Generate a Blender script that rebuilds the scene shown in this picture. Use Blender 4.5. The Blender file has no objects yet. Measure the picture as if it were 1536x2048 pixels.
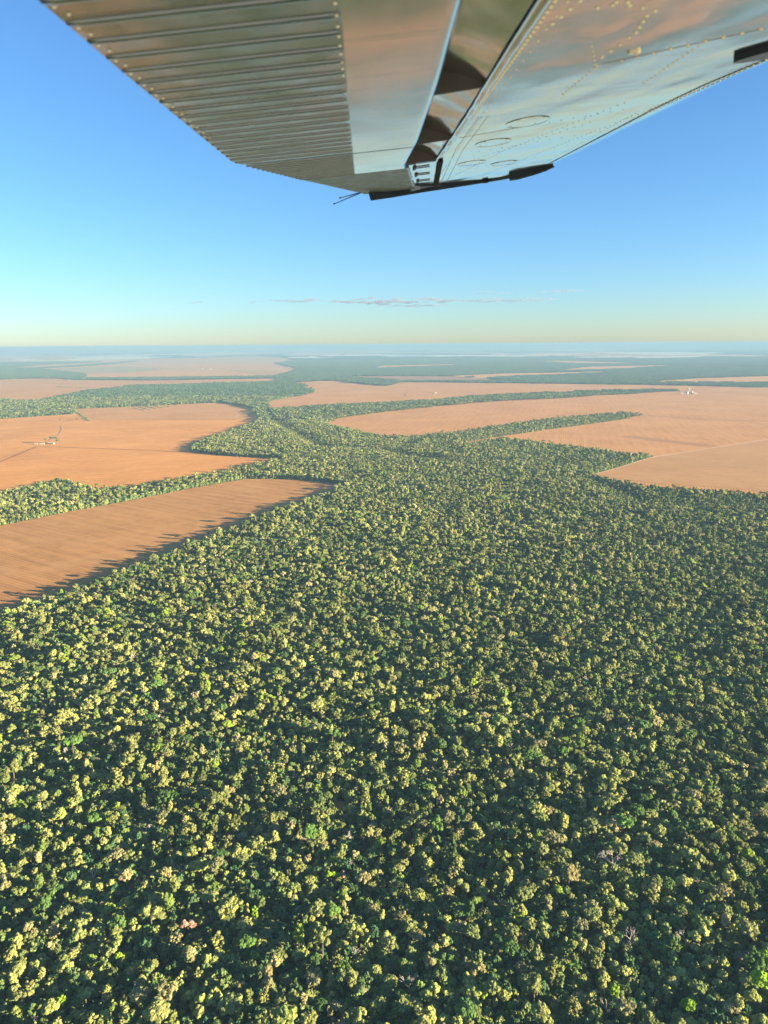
import bpy, bmesh, math, random
import numpy as np
from mathutils import Vector, Matrix

random.seed(7)
rng = np.random.default_rng(11)
scene = bpy.context.scene
COL = scene.collection

# ------------------------------------------------------------------ camera
ALT = 350.0                       # metres above the fields
PITCH, ROLL = 0.22307, 0.00716
cf = Vector((0, math.cos(PITCH), -math.sin(PITCH)))
cr0 = Vector((1, 0, 0)); cu0 = cr0.cross(cf)
cr = cr0 * math.cos(ROLL) - cu0 * math.sin(ROLL)
cu = cr0 * math.sin(ROLL) + cu0 * math.cos(ROLL)
cam = bpy.data.cameras.new('camera')
cam.sensor_fit = 'VERTICAL'; cam.sensor_height = 36.0
cam.lens = 36.0 * 1479.0 / 2048.0
cam.clip_start = 0.05; cam.clip_end = 300000.0
cam.dof.use_dof = True; cam.dof.focus_distance = 500.0; cam.dof.aperture_fstop = 5.5
camo = bpy.data.objects.new('camera', cam); COL.objects.link(camo)
camo.matrix_world = Matrix(((cr.x, cu.x, -cf.x, 0), (cr.y, cu.y, -cf.y, 0), (cr.z, cu.z, -cf.z, ALT), (0, 0, 0, 1)))
scene.camera = camo

# ------------------------------------------------------------------ sky and sun
SUN_AZ, SUN_EL = math.radians(106.0), math.radians(10.2)
world = bpy.data.worlds.new('World'); scene.world = world; world.use_nodes = True
nt = world.node_tree; nt.nodes.clear()
sky = nt.nodes.new('ShaderNodeTexSky'); sky.sky_type = 'NISHITA'; sky.sun_disc = False
sky.sun_elevation = SUN_EL; sky.sun_rotation = SUN_AZ
sky.altitude = 300.0; sky.air_density = 1.0; sky.dust_density = 0.25; sky.ozone_density = 4.9
bg = nt.nodes.new('ShaderNodeBackground'); bg.inputs['Strength'].default_value = 0.050
wo = nt.nodes.new('ShaderNodeOutputWorld')
nt.links.new(sky.outputs[0], bg.inputs['Color']); nt.links.new(bg.outputs[0], wo.inputs['Surface'])
sun = bpy.data.lights.new('sun', 'SUN'); sun.energy = 5.0; sun.angle = math.radians(0.55); sun.color = (1.0, 0.825, 0.55)
suno = bpy.data.objects.new('sun', sun); COL.objects.link(suno)
SV = Vector((math.cos(SUN_EL) * math.sin(SUN_AZ), math.cos(SUN_EL) * math.cos(SUN_AZ), math.sin(SUN_EL)))
suno.rotation_euler = SV.to_track_quat('Z', 'Y').to_euler()
scene.view_settings.view_transform = 'Standard'; scene.view_settings.look = 'None'
scene.view_settings.gamma = 1.0; scene.view_settings.use_curve_mapping = False
scene.view_settings.exposure = 2.5
scene.render.engine = 'CYCLES'
cy = scene.cycles
cy.max_bounces = 6; cy.diffuse_bounces = 2; cy.glossy_bounces = 3; cy.transmission_bounces = 2; cy.volume_bounces = 1; cy.transparent_max_bounces = 8
cy.use_denoising = True

# ------------------------------------------------------------------ map of the place, metres east / north of the camera
FIELDS = {"A": [[-817.3, 1315.7], [-770.1, 1441.0], [-689.8, 1560.4], [-598.0, 1671.9], [-486.9, 1825.6], [-372.3, 1955.2], [-277.9, 1951.4], [-167.3, 1910.1], [-85.7, 1844.6], [-133.1, 1714.1], [-223.1, 1551.0], [-315.0, 1335.8], [-369.3, 1200.6], [-427.0, 1061.8], [-474.8, 968.4], [-542.1, 847.6]], "B": [[-1016.1, 1601.8], [-925.2, 1750.1], [-863.7, 1928.6], [-717.4, 1806.0], [-619.7, 1811.7], [-525.6, 1928.3], [-444.0, 2044.4], [-367.3, 2175.4], [-306.8, 2234.2], [-318.3, 2307.3], [-479.7, 2368.3], [-648.0, 2479.0], [-669.8, 2601.4], [-658.6, 2802.9], [-626.3, 3019.1], [-584.9, 3312.9], [-606.7, 3653.5], [-686.1, 4058.5], [-809.9, 4363.2], [-1026.2, 4688.5], [-1135.0, 4618.0], [-1393.3, 4450.5], [-1769.0, 4272.1], [-1643.7, 3950.4], [-1910.7, 3700.2], [-2123.6, 3433.7]], "C": [[-5395.5, 8853.2], [-4229.4, 8293.4], [-3994.6, 8500.6], [-3630.5, 8442.9], [-3296.2, 8034.5], [-2418.9, 7791.1], [-1111.9, 8103.2], [-1056.3, 7168.6], [-1531.3, 7045.1], [-1727.4, 6888.8], [-1973.5, 6785.8], [-2246.3, 6653.7], [-2374.2, 6173.0], [-2302.3, 5411.4], [-2279.8, 4818.6], [-2580.7, 5031.2], [-3281.1, 5354.5]], "D": [[-5740.5, 12430.4], [-5415.6, 13475.8], [-5393.9, 15186.1], [-5742.8, 18034.0], [-5779.1, 20504.1], [-5219.5, 23495.6], [-4327.7, 25090.4], [-2952.0, 21676.1], [-2020.4, 17347.2], [-2096.9, 14652.4], [-1208.0, 10960.0], [-1190.6, 9131.9], [-1231.9, 8567.5], [-2431.3, 8376.2], [-3390.6, 8404.8], [-3611.9, 9110.8], [-4052.0, 9978.2], [-4824.7, 11075.1]], "E": [[-7156.6, 11770.1], [-6391.5, 12576.2], [-6764.8, 15563.1], [-6485.1, 15890.6], [-6515.7, 21135.1], [-5834.6, 22857.9], [-5730.4, 15278.6], [-5781.3, 12703.2]], "F": [[-705.1, 4501.3], [-716.4, 4828.1], [-589.3, 5293.5], [-536.6, 5681.3], [-724.6, 6613.9], [-830.6, 7154.0], [-623.6, 7418.7], [-389.7, 7487.1], [-308.2, 6987.5], [24.9, 6436.3], [168.8, 7058.8], [620.2, 6948.0], [1615.8, 6546.8], [2245.5, 6300.2], [2901.9, 5918.4], [3751.3, 5424.2], [1007.6, 1404.4], [873.3, 1647.5], [748.2, 1718.1], [647.1, 1766.9], [597.0, 1839.4], [551.0, 1971.3], [662.0, 2090.7], [848.3, 2304.0], [812.8, 2280.8], [707.0, 2400.3], [552.6, 2601.0], [443.4, 2747.3], [302.3, 2573.9], [195.5, 2799.4], [118.5, 2772.6], [-13.3, 2844.0], [-138.2, 3061.4], [-234.4, 3252.1], [-283.3, 3309.9], [-494.4, 3548.8]], "G": [[2350.9, 6792.1], [3068.9, 7380.6], [4004.3, 7808.0], [5718.0, 8307.5], [3993.8, 5779.7], [3288.8, 6399.7], [2773.0, 6555.6]], "H": [[745.8, 8365.4], [1395.6, 8966.6], [2264.4, 9202.0], [2787.2, 9440.7], [2654.3, 8886.2], [1231.5, 7905.1], [1056.1, 7587.8]], "I": [[2927.6, 15222.4], [3817.9, 15395.7], [4401.8, 13162.8], [4111.5, 12413.8], [3263.3, 12805.2]], "J": [[2351.7, 9994.8], [3131.4, 11389.4], [4518.0, 11855.7], [4362.5, 11345.7], [3343.5, 10184.2], [2365.3, 9615.3]], "J2": [[4421.0, 11599.6], [4943.6, 11744.3], [5552.1, 10798.5], [5338.6, 10380.4], [4688.8, 11135.3]], "K": [[-174.3, 10956.2], [-7.6, 12731.6], [1319.4, 13339.8], [1214.4, 12273.9], [261.6, 11566.5]], "L": [[-433.6, 8567.2], [740.1, 8300.4], [1056.1, 7587.8], [1302.6, 7134.0], [636.7, 7134.3], [213.3, 7295.0], [-359.2, 8164.9]], "M": [[4759.4, 20889.3], [7601.9, 27093.9], [7795.6, 22910.9], [7937.7, 19843.9], [6653.0, 18807.8]], "N": [[5236.1, 17027.7], [6742.3, 18043.8], [7530.7, 17378.5], [6129.7, 16397.9]], "O": [[-11683.4, 24334.1], [-14898.5, 34378.0], [-13741.1, 34611.0], [-11665.1, 27316.5], [-9001.1, 22454.8], [-8619.1, 19552.9]], "P": [[-5605.4, 34517.7], [-4832.5, 44153.0], [-2612.3, 60253.5], [485.3, 51296.2], [-1810.6, 41720.4], [-3091.8, 37222.1]]}
STRIPS = {"S2": [[-727.0, 4057.0], [-640.7, 4083.2], [-475.6, 4256.5], [-196.8, 4415.1], [4.8, 4513.7], [260.8, 4654.7], [580.2, 4990.2], [842.6, 5167.0], [1077.7, 5305.0], [1347.8, 5392.4], [1786.5, 5523.3], [2140.7, 5531.5], [2105.6, 5438.6], [1506.8, 5071.4], [1193.5, 4817.9], [721.6, 4606.0], [385.0, 4294.1], [145.5, 4047.8], [3.7, 3878.9], [-187.2, 3624.6], [-283.3, 3309.9], [-509.0, 3325.1]], "S3": [[102.9, 2862.3], [262.2, 2910.6], [500.1, 3175.3], [768.5, 3420.1], [972.2, 3578.6], [1177.9, 3697.0], [1273.9, 3614.0], [1267.0, 3592.2], [968.2, 3309.7], [691.6, 3068.9], [446.9, 2828.7], [198.4, 2584.7]]}
SUB = {"B2": [[-1754.9, 4237.6], [-1381.8, 4413.1], [-1017.3, 4647.1], [-809.3, 4327.8], [-693.8, 4054.3], [-653.4, 3608.9], [-889.9, 3601.5], [-1196.2, 3648.3], [-1415.3, 3566.7]], "D2": [[-4231.0, 16550.7], [-4017.3, 19523.0], [-3159.7, 18293.5], [-3759.4, 16406.4]], "D3": [[-2220.3, 10748.8], [-1448.9, 10589.2], [-1048.9, 8957.1], [-1478.3, 9032.9]], "D4": [[-5466.1, 12369.0], [-4538.3, 13261.7], [-3448.3, 11917.0], [-3434.8, 10215.6], [-3980.4, 9964.9], [-4663.9, 11042.5]], "F2": [[895.1, 2802.4], [951.3, 2846.5], [1167.8, 2533.0], [1109.6, 2498.1]], "F3": [[844.6, 2293.6], [1415.2, 2697.1], [2333.9, 3346.1], [1061.5, 1480.7], [919.1, 1734.9], [785.2, 1803.8], [679.2, 1855.4], [621.4, 1915.2], [558.8, 1974.9], [662.1, 2082.0]], "A2": [[-6421.4, 39556.4], [-1681.7, 38739.3], [-124.7, 33006.2], [-2565.0, 30861.0]]}
LAKES = {"a": [[-11.2, 21703.9], [540.5, 23858.8], [1761.7, 25547.9], [1837.8, 24317.0], [782.2, 21796.8], [195.5, 20779.4]], "b": [[13575.6, 37745.2], [17465.8, 41678.6], [23449.4, 52657.3], [25277.2, 53962.9], [20250.1, 43216.1], [15999.2, 37003.7], [12412.9, 32700.0]], "c": [[3657.1, 25806.6], [4932.5, 27194.9], [6357.3, 30597.6], [6102.0, 28905.5], [4196.1, 23125.3]], "d": [[7532.1, 30769.6], [11348.4, 38225.3], [10391.4, 34457.7], [7006.2, 28310.0]], "e": [[-25112.0, 71017.7], [-33568.5, 106952.1], [-22850.3, 72017.1], [-21617.6, 62287.8]], "f": [[2514.8, 33291.4], [4533.0, 35302.5], [3628.1, 31491.9]]}
TRACKS = {"a": [[-1244.7, 2648.3], [-1031.3, 2584.9], [-801.5, 2523.0], [-638.6, 2455.0], [-479.7, 2368.3]], "b": [[-1209.2, 2137.0], [-1192.1, 2276.8], [-1244.7, 2648.3]], "c": [[-1272.3, 2804.9], [-1316.8, 2998.3], [-1394.6, 3221.2], [-1456.4, 3346.4]], "d": [[826.6, 2273.6], [1051.4, 2440.1], [1408.1, 2697.5], [1933.9, 3063.5]], "e": [[555.6, 1963.3], [678.8, 2098.8], [826.6, 2273.6]], "f": [[1289.2, 3642.0], [1466.1, 3431.4], [1734.2, 3321.7]], "g": [[2088.2, 5440.6], [2605.8, 5055.1], [2960.5, 4729.6]], "h": [[-224.6, 5054.5], [157.8, 5163.2], [151.5, 5430.0], [382.5, 5460.8]], "i": [[-1396.1, 3541.7], [-1192.1, 3635.6], [-886.9, 3589.1], [-656.3, 3584.6]], "j": [[-1741.2, 4203.6], [-1415.3, 3566.7]], "k": [[1628.3, 5614.0], [2344.0, 5530.0], [2734.2, 5145.2]], "l": [[-2868.2, 15689.3], [-2820.6, 12286.5], [-3402.0, 10993.3]]}
CREEKS = [[[-627.6, 4048.9], [-463.7, 3322.1], [-332.2, 2939.4], [-221.8, 2568.1], [-12.1, 2494.7], [99.3, 2318.9], [264.5, 2117.0]], [[539.3, 1903.8], [565.2, 1735.6], [576.1, 1594.1], [657.9, 1550.8], [843.0, 1585.1]], [[55.7, 2491.2], [117.8, 2756.2], [165.6, 2942.9]]]
PTS = {"farm": [-1238.8, 2716.4], "silo": [2113.4, 5160.5], "bushrow": [-1469.7, 3594.5], "lone": [-1543.5, 3540.4], "tank1": [-2732.5, 11401.6], "tank2": [-2543.7, 11136.2], "shed": [380.5, 5432.7], "hut": [-3285.5, 7866.1], "clear1": [-35.1, 510.4], "clear2": [185.8, 389.5], "clear3": [-862.3, 1681.0], "clear3b": [-829.0, 1696.8], "yel": [-832.3, 1900.3], "treeA": [-1017.7, 4019.2]}
HEDGES = {"h1": [[-3385.6, 8282.0], [-2394.1, 8246.8], [-976.2, 8328.9]], "h2": [[-3683.3, 10643.0], [-3452.8, 10695.9], [-3262.1, 10964.3]], "h3": [[-2937.1, 6739.9], [-2786.6, 6563.3], [-2495.5, 6488.8]], "h4": [[-1452.6, 4313.4], [-1330.6, 4137.7]], "h5": [[-1431.2, 4363.9], [-1306.5, 4167.7]], "h6": [[-1400.4, 4396.8], [-1292.2, 4232.1]], "h7": [[-1351.4, 4410.5], [-1266.4, 4280.5]], "h8": [[-1302.1, 4424.3], [-1250.1, 4365.9]], "h9": [[-1251.6, 4456.4], [-1211.9, 4398.3]], "h10": [[2781.2, 5830.0], [2986.4, 5804.4], [3238.7, 5673.7]], "h11": [[1706.1, 6661.7], [2313.4, 6492.8], [2958.0, 6205.3]], "h12": [[-1714.2, 4137.3], [-1565.1, 3859.6], [-1417.8, 3566.9]], "h13": [[-3703.2, 11974.1], [-1964.4, 11122.7]]}
SPECIAL = {"bare_a": [151.1, 430.3], "snag": [-126.1, 372.4], "pink": [-119.7, 378.5], "dome": [-169.5, 418.4], "lime_a": [212.9, 350.0], "lime_b": [202.1, 332.4], "lime_c": [-154.0, 358.9], "lime_d": [-80.0, 387.0], "lilac": [200.7, 351.1], "bare_b": [143.0, 367.6], "lime_e": [-36.6, 422.6], "rust": [-29.4, 424.5], "bare_c": [10.5, 339.2], "lime_f": [121.9, 326.2], "green_a": [-213.1, 478.2], "lime_g": [-173.0, 327.1], "green_b": [-23.6, 346.9], "beige_b": [-197.8, 373.8], "lime_h": [158.7, 321.3], "yel_b": [-92.4, 329.5]}
HAZE = 7.5e-5

# ------------------------------------------------------------------ helpers
def nodes(name):
    m = bpy.data.materials.new(name); m.use_nodes = True
    t = m.node_tree; b = t.nodes['Principled BSDF']
    b.inputs['Specular IOR Level'].default_value = 0.2
    return m, t, b
def N(t, kind, **kw):
    n = t.nodes.new(kind)
    for k, v in kw.items():
        if k.startswith('i_'):
            n.inputs[k[2:].replace('_', ' ')].default_value = v
        else: setattr(n, k, v)
    return n
def L(t, a, b): t.links.new(a, b)
def mathn(t, op, a, b=None):
    n = t.nodes.new('ShaderNodeMath'); n.operation = op
    for i, v in enumerate((a, b)):
        if v is None: continue
        if hasattr(v, 'links'): L(t, v, n.inputs[i])
        else: n.inputs[i].default_value = v
    return n.outputs[0]
def mix(t, fac, a, b):
    n = t.nodes.new('ShaderNodeMix'); n.data_type = 'RGBA'
    for sock, v in ((n.inputs['Factor'], fac), (n.inputs[6], a), (n.inputs[7], b)):
        if hasattr(v, 'links'): L(t, v, sock)
        else: sock.default_value = v if not isinstance(v, tuple) else (*v[:3], 1)
    return n.outputs[2]
def ramp(t, fac, stops, interp='LINEAR'):
    n = t.nodes.new('ShaderNodeValToRGB'); cr_ = n.color_ramp; cr_.interpolation = interp
    while len(cr_.elements) < len(stops): cr_.elements.new(0.5)
    for e, (p, c) in zip(cr_.elements, stops): e.position = p; e.color = (*c, 1)
    L(t, fac, n.inputs[0]); return n.outputs[0]
def mesh(name, v, f, mats=(), mi=None, smooth=False):
    me = bpy.data.meshes.new(name); me.from_pydata([tuple(map(float, p)) for p in v], [], [tuple(int(i) for i in q) for q in f])
    for m in mats: me.materials.append(m)
    if mi is not None: me.polygons.foreach_set('material_index', np.asarray(mi, np.int32))
    if smooth: me.polygons.foreach_set('use_smooth', np.ones(len(me.polygons), bool))
    me.update(); return me
def obj(name, data, parent=None, loc=None):
    o = bpy.data.objects.new(name, data); COL.objects.link(o)
    if parent: o.parent = parent
    if loc is not None: o.location = loc
    return o
def tag(o, label, cat, group=None):
    o['label'] = label; o['category'] = cat
    if group: o['group'] = group
    return o
def poly_mesh(name, pts, z, mat):
    bm = bmesh.new(); fv = [bm.verts.new((x, y, z)) for x, y in pts]
    f = bm.faces.new(fv); f.normal_update()
    if f.normal.z < 0: f.normal_flip()
    bmesh.ops.triangulate(bm, faces=[f]); me = bpy.data.meshes.new(name); bm.to_mesh(me); bm.free()
    me.materials.append(mat); return me
def inside(P, poly):
    poly = np.asarray(poly); x, y = P[:, 0], P[:, 1]; r = np.zeros(len(P), bool)
    x0, y0 = poly[-1]
    for x1, y1 in poly:
        if y0 != y1:
            c = ((y1 > y) != (y0 > y)) & (x < (x0 - x1) * (y - y1) / (y0 - y1) + x1); r ^= c
        x0, y0 = x1, y1
    return r
LAT = rng.random((256, 256))
def vnoise(P, scale):
    q = P / scale; i = np.floor(q).astype(int); f = q - i; f = f * f * (3 - 2 * f)
    g = lambda a, b: LAT[(i[:, 0] + a) % 256, (i[:, 1] + b) % 256]
    return (g(0, 0) * (1 - f[:, 0]) + g(1, 0) * f[:, 0]) * (1 - f[:, 1]) + (g(0, 1) * (1 - f[:, 0]) + g(1, 1) * f[:, 0]) * f[:, 1]
def pixel(P):                      # where a point falls in the 1536 x 2048 picture; only for choosing which trees are nearest
    d = np.asarray(P, float) - (0, 0, ALT); z = d @ np.array(cf)
    return 768 + 1479 * (d @ np.array(cr)) / z, 1024 - 1479 * (d @ np.array(cu)) / z

# ------------------------------------------------------------------ materials of the land
def soil(name, base, dark, angle, spacing, warp=60.0):
    m, t, b = nodes(name)
    pos = N(t, 'ShaderNodeNewGeometry').outputs['Position']
    mp = N(t, 'ShaderNodeMapping'); mp.inputs['Rotation'].default_value = (0, 0, angle); L(t, pos, mp.inputs['Vector'])
    big = N(t, 'ShaderNodeTexNoise', i_Scale=0.0035, i_Detail=4.0); L(t, pos, big.inputs['Vector'])
    med = N(t, 'ShaderNodeTexNoise', i_Scale=0.045, i_Detail=5.0, i_Roughness=0.65); L(t, pos, med.inputs['Vector'])
    wn = N(t, 'ShaderNodeTexNoise', i_Scale=0.0007, i_Detail=0.5); L(t, pos, wn.inputs['Vector'])
    # tractor lines following the lie of the land
    sep = N(t, 'ShaderNodeSeparateXYZ'); L(t, mp.outputs[0], sep.inputs[0])
    u = mathn(t, 'ADD', sep.outputs[0], mathn(t, 'MULTIPLY', wn.outputs[0], warp * 3))
    s1 = mathn(t, 'SINE', mathn(t, 'MULTIPLY', u, 2 * math.pi / spacing))
    s2 = mathn(t, 'SINE', mathn(t, 'MULTIPLY', u, 2 * math.pi / (spacing * 4.3)))
    st = N(t, 'ShaderNodeTexNoise', i_Scale=1.0, i_Detail=3.0)
    mp2 = N(t, 'ShaderNodeCombineXYZ'); L(t, mathn(t, 'MULTIPLY', u, 0.09), mp2.inputs[0]); L(t, mathn(t, 'MULTIPLY', sep.outputs[1], 0.006), mp2.inputs[1])
    L(t, mp2.outputs[0], st.inputs['Vector'])
    k = mathn(t, 'ADD', mathn(t, 'MULTIPLY', s1, 0.2), mathn(t, 'MULTIPLY', s2, 0.1))
    k = mathn(t, 'ADD', k, mathn(t, 'MULTIPLY', mathn(t, 'SUBTRACT', st.outputs[0], 0.5), 1.4))
    k = mathn(t, 'ADD', k, mathn(t, 'MULTIPLY', mathn(t, 'SUBTRACT', med.outputs[0], 0.5), 1.3))
    k = mathn(t, 'ADD', k, mathn(t, 'MULTIPLY', mathn(t, 'SUBTRACT', big.outputs[0], 0.5), 1.7))
    k = mathn(t, 'ADD', k, 0.42)
    n = t.nodes.new('ShaderNodeClamp'); L(t, k, n.inputs[0])
    res = N(t, 'ShaderNodeTexNoise', i_Scale=0.011, i_Detail=6.0, i_Roughness=0.7, i_Distortion=0.6); L(t, pos, res.inputs['Vector'])
    rm = N(t, 'ShaderNodeMapRange'); rm.inputs['From Min'].default_value = 0.5; rm.inputs['From Max'].default_value = 0.72; rm.inputs['To Max'].default_value = 0.5; L(t, res.outputs[0], rm.inputs[0])
    straw = tuple(min(.9, x * f) for x, f in zip(base, (1.08, 1.22, 1.45)))
    L(t, mix(t, rm.outputs[0], mix(t, n.outputs[0], base, dark), straw), b.inputs['Base Color'])
    b.inputs['Roughness'].default_value = 0.95; b.inputs['Specular IOR Level'].default_value = 0.05
    bp = N(t, 'ShaderNodeBump', i_Strength=0.5, i_Distance=0.35)
    L(t, mathn(t, 'ADD', mathn(t, 'MULTIPLY', s1, 0.35), mathn(t, 'MULTIPLY', med.outputs[0], 1.6)), bp.inputs['Height']); L(t, bp.outputs[0], b.inputs['Normal'])
    return m
SOIL = {
 'orange': soil('soil_orange', (0.709, 0.315, 0.083), (0.513, 0.213, 0.054), 1.15, 9.0, 90),
 'brown': soil('soil_brown', (0.513, 0.255, 0.089), (0.328, 0.153, 0.050), 2.15, 7.5, 25),
 'pink': soil('soil_pink', (0.584, 0.286, 0.105), (0.452, 0.208, 0.075), 0.25, 8.0, 40),
 'pale': soil('soil_pale', (0.638, 0.315, 0.116), (0.496, 0.234, 0.083), 0.7, 11.0, 40),
 'tan': soil('soil_tan', (0.513, 0.272, 0.108), (0.407, 0.208, 0.080), 1.9, 9.0, 30),
 'straw': soil('soil_straw', (0.50, 0.45, 0.33), (0.38, 0.34, 0.24), 0.4, 9.0, 40),
 'dull': soil('soil_dull', (0.443, 0.222, 0.093), (0.373, 0.179, 0.072), 1.2, 12.0, 30),
 'fallow': soil('soil_fallow', (0.373, 0.196, 0.108), (0.301, 0.153, 0.083), 1.2, 12.0, 30),
 'sage': soil('soil_sage', (0.42, 0.29, 0.13), (0.33, 0.23, 0.105), 0.4, 12.0, 30),
}
def ground_mat():
    m, t, b = nodes('forest_floor_and_far_country')
    pos = N(t, 'ShaderNodeNewGeometry').outputs['Position']
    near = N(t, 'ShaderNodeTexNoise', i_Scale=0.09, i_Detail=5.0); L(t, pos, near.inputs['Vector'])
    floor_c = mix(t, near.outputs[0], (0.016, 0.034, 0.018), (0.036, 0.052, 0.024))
    # far country: woods with fields between them
    mp = N(t, 'ShaderNodeMapping'); mp.inputs['Scale'].default_value = (0.00034, 0.00016, 0.0002); L(t, pos, mp.inputs['Vector'])
    wn = N(t, 'ShaderNodeTexNoise', i_Scale=1.1, i_Detail=3.0); L(t, mp.outputs[0], wn.inputs['Vector'])
    ad = N(t, 'ShaderNodeVectorMath', operation='ADD'); L(t, mp.outputs[0], ad.inputs[0])
    sc = N(t, 'ShaderNodeVectorMath', operation='SCALE'); L(t, wn.outputs['Color'], sc.inputs[0]); sc.inputs['Scale'].default_value = 1.3
    L(t, sc.outputs[0], ad.inputs[1])
    vo = N(t, 'ShaderNodeTexVoronoi', i_Scale=1.0); L(t, ad.outputs[0], vo.inputs['Vector'])
    sp = N(t, 'ShaderNodeSeparateColor'); L(t, vo.outputs['Color'], sp.inputs[0])
    far_c = ramp(t, sp.outputs[0], [(0.0, (0.040, 0.062, 0.032)), (0.36, (0.66, 0.38, 0.22)), (0.56, (0.055, 0.075, 0.038)), (0.70, (0.72, 0.50, 0.33)), (0.80, (0.30, 0.25, 0.13)), (0.88, (0.80, 0.68, 0.54))], 'CONSTANT')
    ln = N(t, 'ShaderNodeVectorMath', operation='LENGTH'); L(t, pos, ln.inputs[0])
    mr = N(t, 'ShaderNodeMapRange'); mr.inputs['From Min'].default_value = 15000; mr.inputs['From Max'].default_value = 17500; L(t, ln.outputs['Value'], mr.inputs[0])
    L(t, mix(t, mr.outputs[0], floor_c, far_c), b.inputs['Base Color'])
    b.inputs['Roughness'].default_value = 1.0; b.inputs['Specular IOR Level'].default_value = 0.0
    return m
def plain(name, c, rough=0.8, metal=0.0, noise=None, c2=None):
    m, t, b = nodes(name); b.inputs['Roughness'].default_value = rough; b.inputs['Metallic'].default_value = metal
    if noise:
        tc = N(t, 'ShaderNodeTexCoord'); nz = N(t, 'ShaderNodeTexNoise', i_Scale=noise, i_Detail=4.0); L(t, tc.outputs['Object'], nz.inputs['Vector'])
        L(t, mix(t, nz.outputs[0], c, c2 or tuple(x * 0.7 for x in c)), b.inputs['Base Color'])
    else: b.inputs['Base Color'].default_value = (*c, 1)
    return m

# ------------------------------------------------------------------ ground, fields, water, tracks
def structure(o): o['kind'] = 'structure'; return o
structure(obj('ground', mesh('ground', [(-62000, -9000, 0), (62000, -9000, 0), (62000, 76000, 0), (-62000, 76000, 0)], [(0, 1, 2, 3)], [ground_mat()])))
FIELDS['Z'] = [(-7000, -8800), (7000, -8800), (7000, 60), (2500, 150), (700, 205), (0, 190), (-600, 215), (-2500, 160), (-7000, 80)]
FM = dict(Z='straw', A='brown', B='orange', C='pink', D='pale', E='pale', F='pink', G='pale', H='pale', I='pale', J='pale', J2='pale', K='pale', L='fallow', M='pale', N='pale', O='pale', P='pale')
for k, p in FIELDS.items(): structure(obj('field', poly_mesh('field', p, 0.4, SOIL[FM[k]])))
SM = dict(B2='pink', D2='pale', D3='tan', D4='sage', F2='dull', F3='tan', A2='pale')
for k, p in SUB.items(): structure(obj('field', poly_mesh('field', p, 0.8, SOIL[SM[k]])))
water = plain('still_water', (0.05, 0.09, 0.11), 0.06); water.node_tree.nodes['Principled BSDF'].inputs['Specular IOR Level'].default_value = 0.5
for p in LAKES.values(): structure(obj('lake', poly_mesh('lake', p, 0.7, water)))
dust = plain('track_dust', (0.62, 0.36, 0.20), 0.95, noise=0.05, c2=(0.5, 0.27, 0.14)); rut = plain('track_rut', (0.34, 0.165, 0.07), 0.95, noise=0.05)
TW = dict(a=(5, rut), b=(6, rut), c=(8, dust), d=(14, dust), e=(9, dust), f=(9, rut), g=(13, rut), h=(7, rut), i=(5, rut), j=(8, rut), k=(16, dust), l=(12, rut))
def ribbon(pts, wd, z):
    pts = [Vector((*p, z)) for p in pts]; v = []
    fine = []
    for a, b in zip(pts, pts[1:]):
        n = max(2, int((b - a).length / 60)); fine += [a.lerp(b, i / n) for i in range(n)]
    fine.append(pts[-1])
    for i, p in enumerate(fine):
        d = (fine[min(i + 1, len(fine) - 1)] - fine[max(i - 1, 0)]).normalized(); s = Vector((-d.y, d.x, 0)) * wd * random.uniform(0.35, 0.65)
        v += [p + s, p - s]
    return v, [(2 * i, 2 * i + 1, 2 * i + 3, 2 * i + 2) for i in range(len(fine) - 1)]
for k, p in TRACKS.items():
    v, f = ribbon(p, TW[k][0], 1.2); structure(obj('dirt_track', mesh('dirt_track', v, f, [TW[k][1]])))
CLEARINGS = [(PTS['clear1'], 5, 7), (PTS['clear3'], 17, 38), (PTS['clear3b'], 12, 26)]
for (x, y), rx, ry in CLEARINGS:
    pts = [(x + rx * math.cos(a) * random.uniform(.75, 1.2), y + ry * math.sin(a) * random.uniform(.75, 1.2)) for a in np.linspace(0, 2 * math.pi, 22, endpoint=False)]
    structure(obj('bare_clearing', poly_mesh('bare_clearing', pts, 0.25, SOIL['tan'])))

# ------------------------------------------------------------------ haze over the whole land
hz, t, b = nodes('haze_air'); t.nodes.remove(b)
pv = t.nodes.new('ShaderNodeVolumePrincipled'); pv.inputs['Color'].default_value = (0.18, 0.31, 0.44, 1); pv.inputs['Density'].default_value = HAZE
pv.inputs['Anisotropy'].default_value = 0.0
L(t, pv.outputs[0], t.nodes['Material Output'].inputs['Volume'])
X0, X1, Y0, Y1, Z0, Z1 = -62500, 62500, -9500, 76500, -1.0, ALT + 5
hv = [(x, y, z) for z in (Z0, Z1) for y in (Y0, Y1) for x in (X0, X1)]
hb = obj('haze', mesh('haze', hv, [(0, 2, 3, 1), (4, 5, 7, 6), (0, 1, 5, 4), (2, 6, 7, 3), (0, 4, 6, 2), (1, 3, 7, 5)], [hz])); hb['kind'] = 'stuff'

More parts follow.
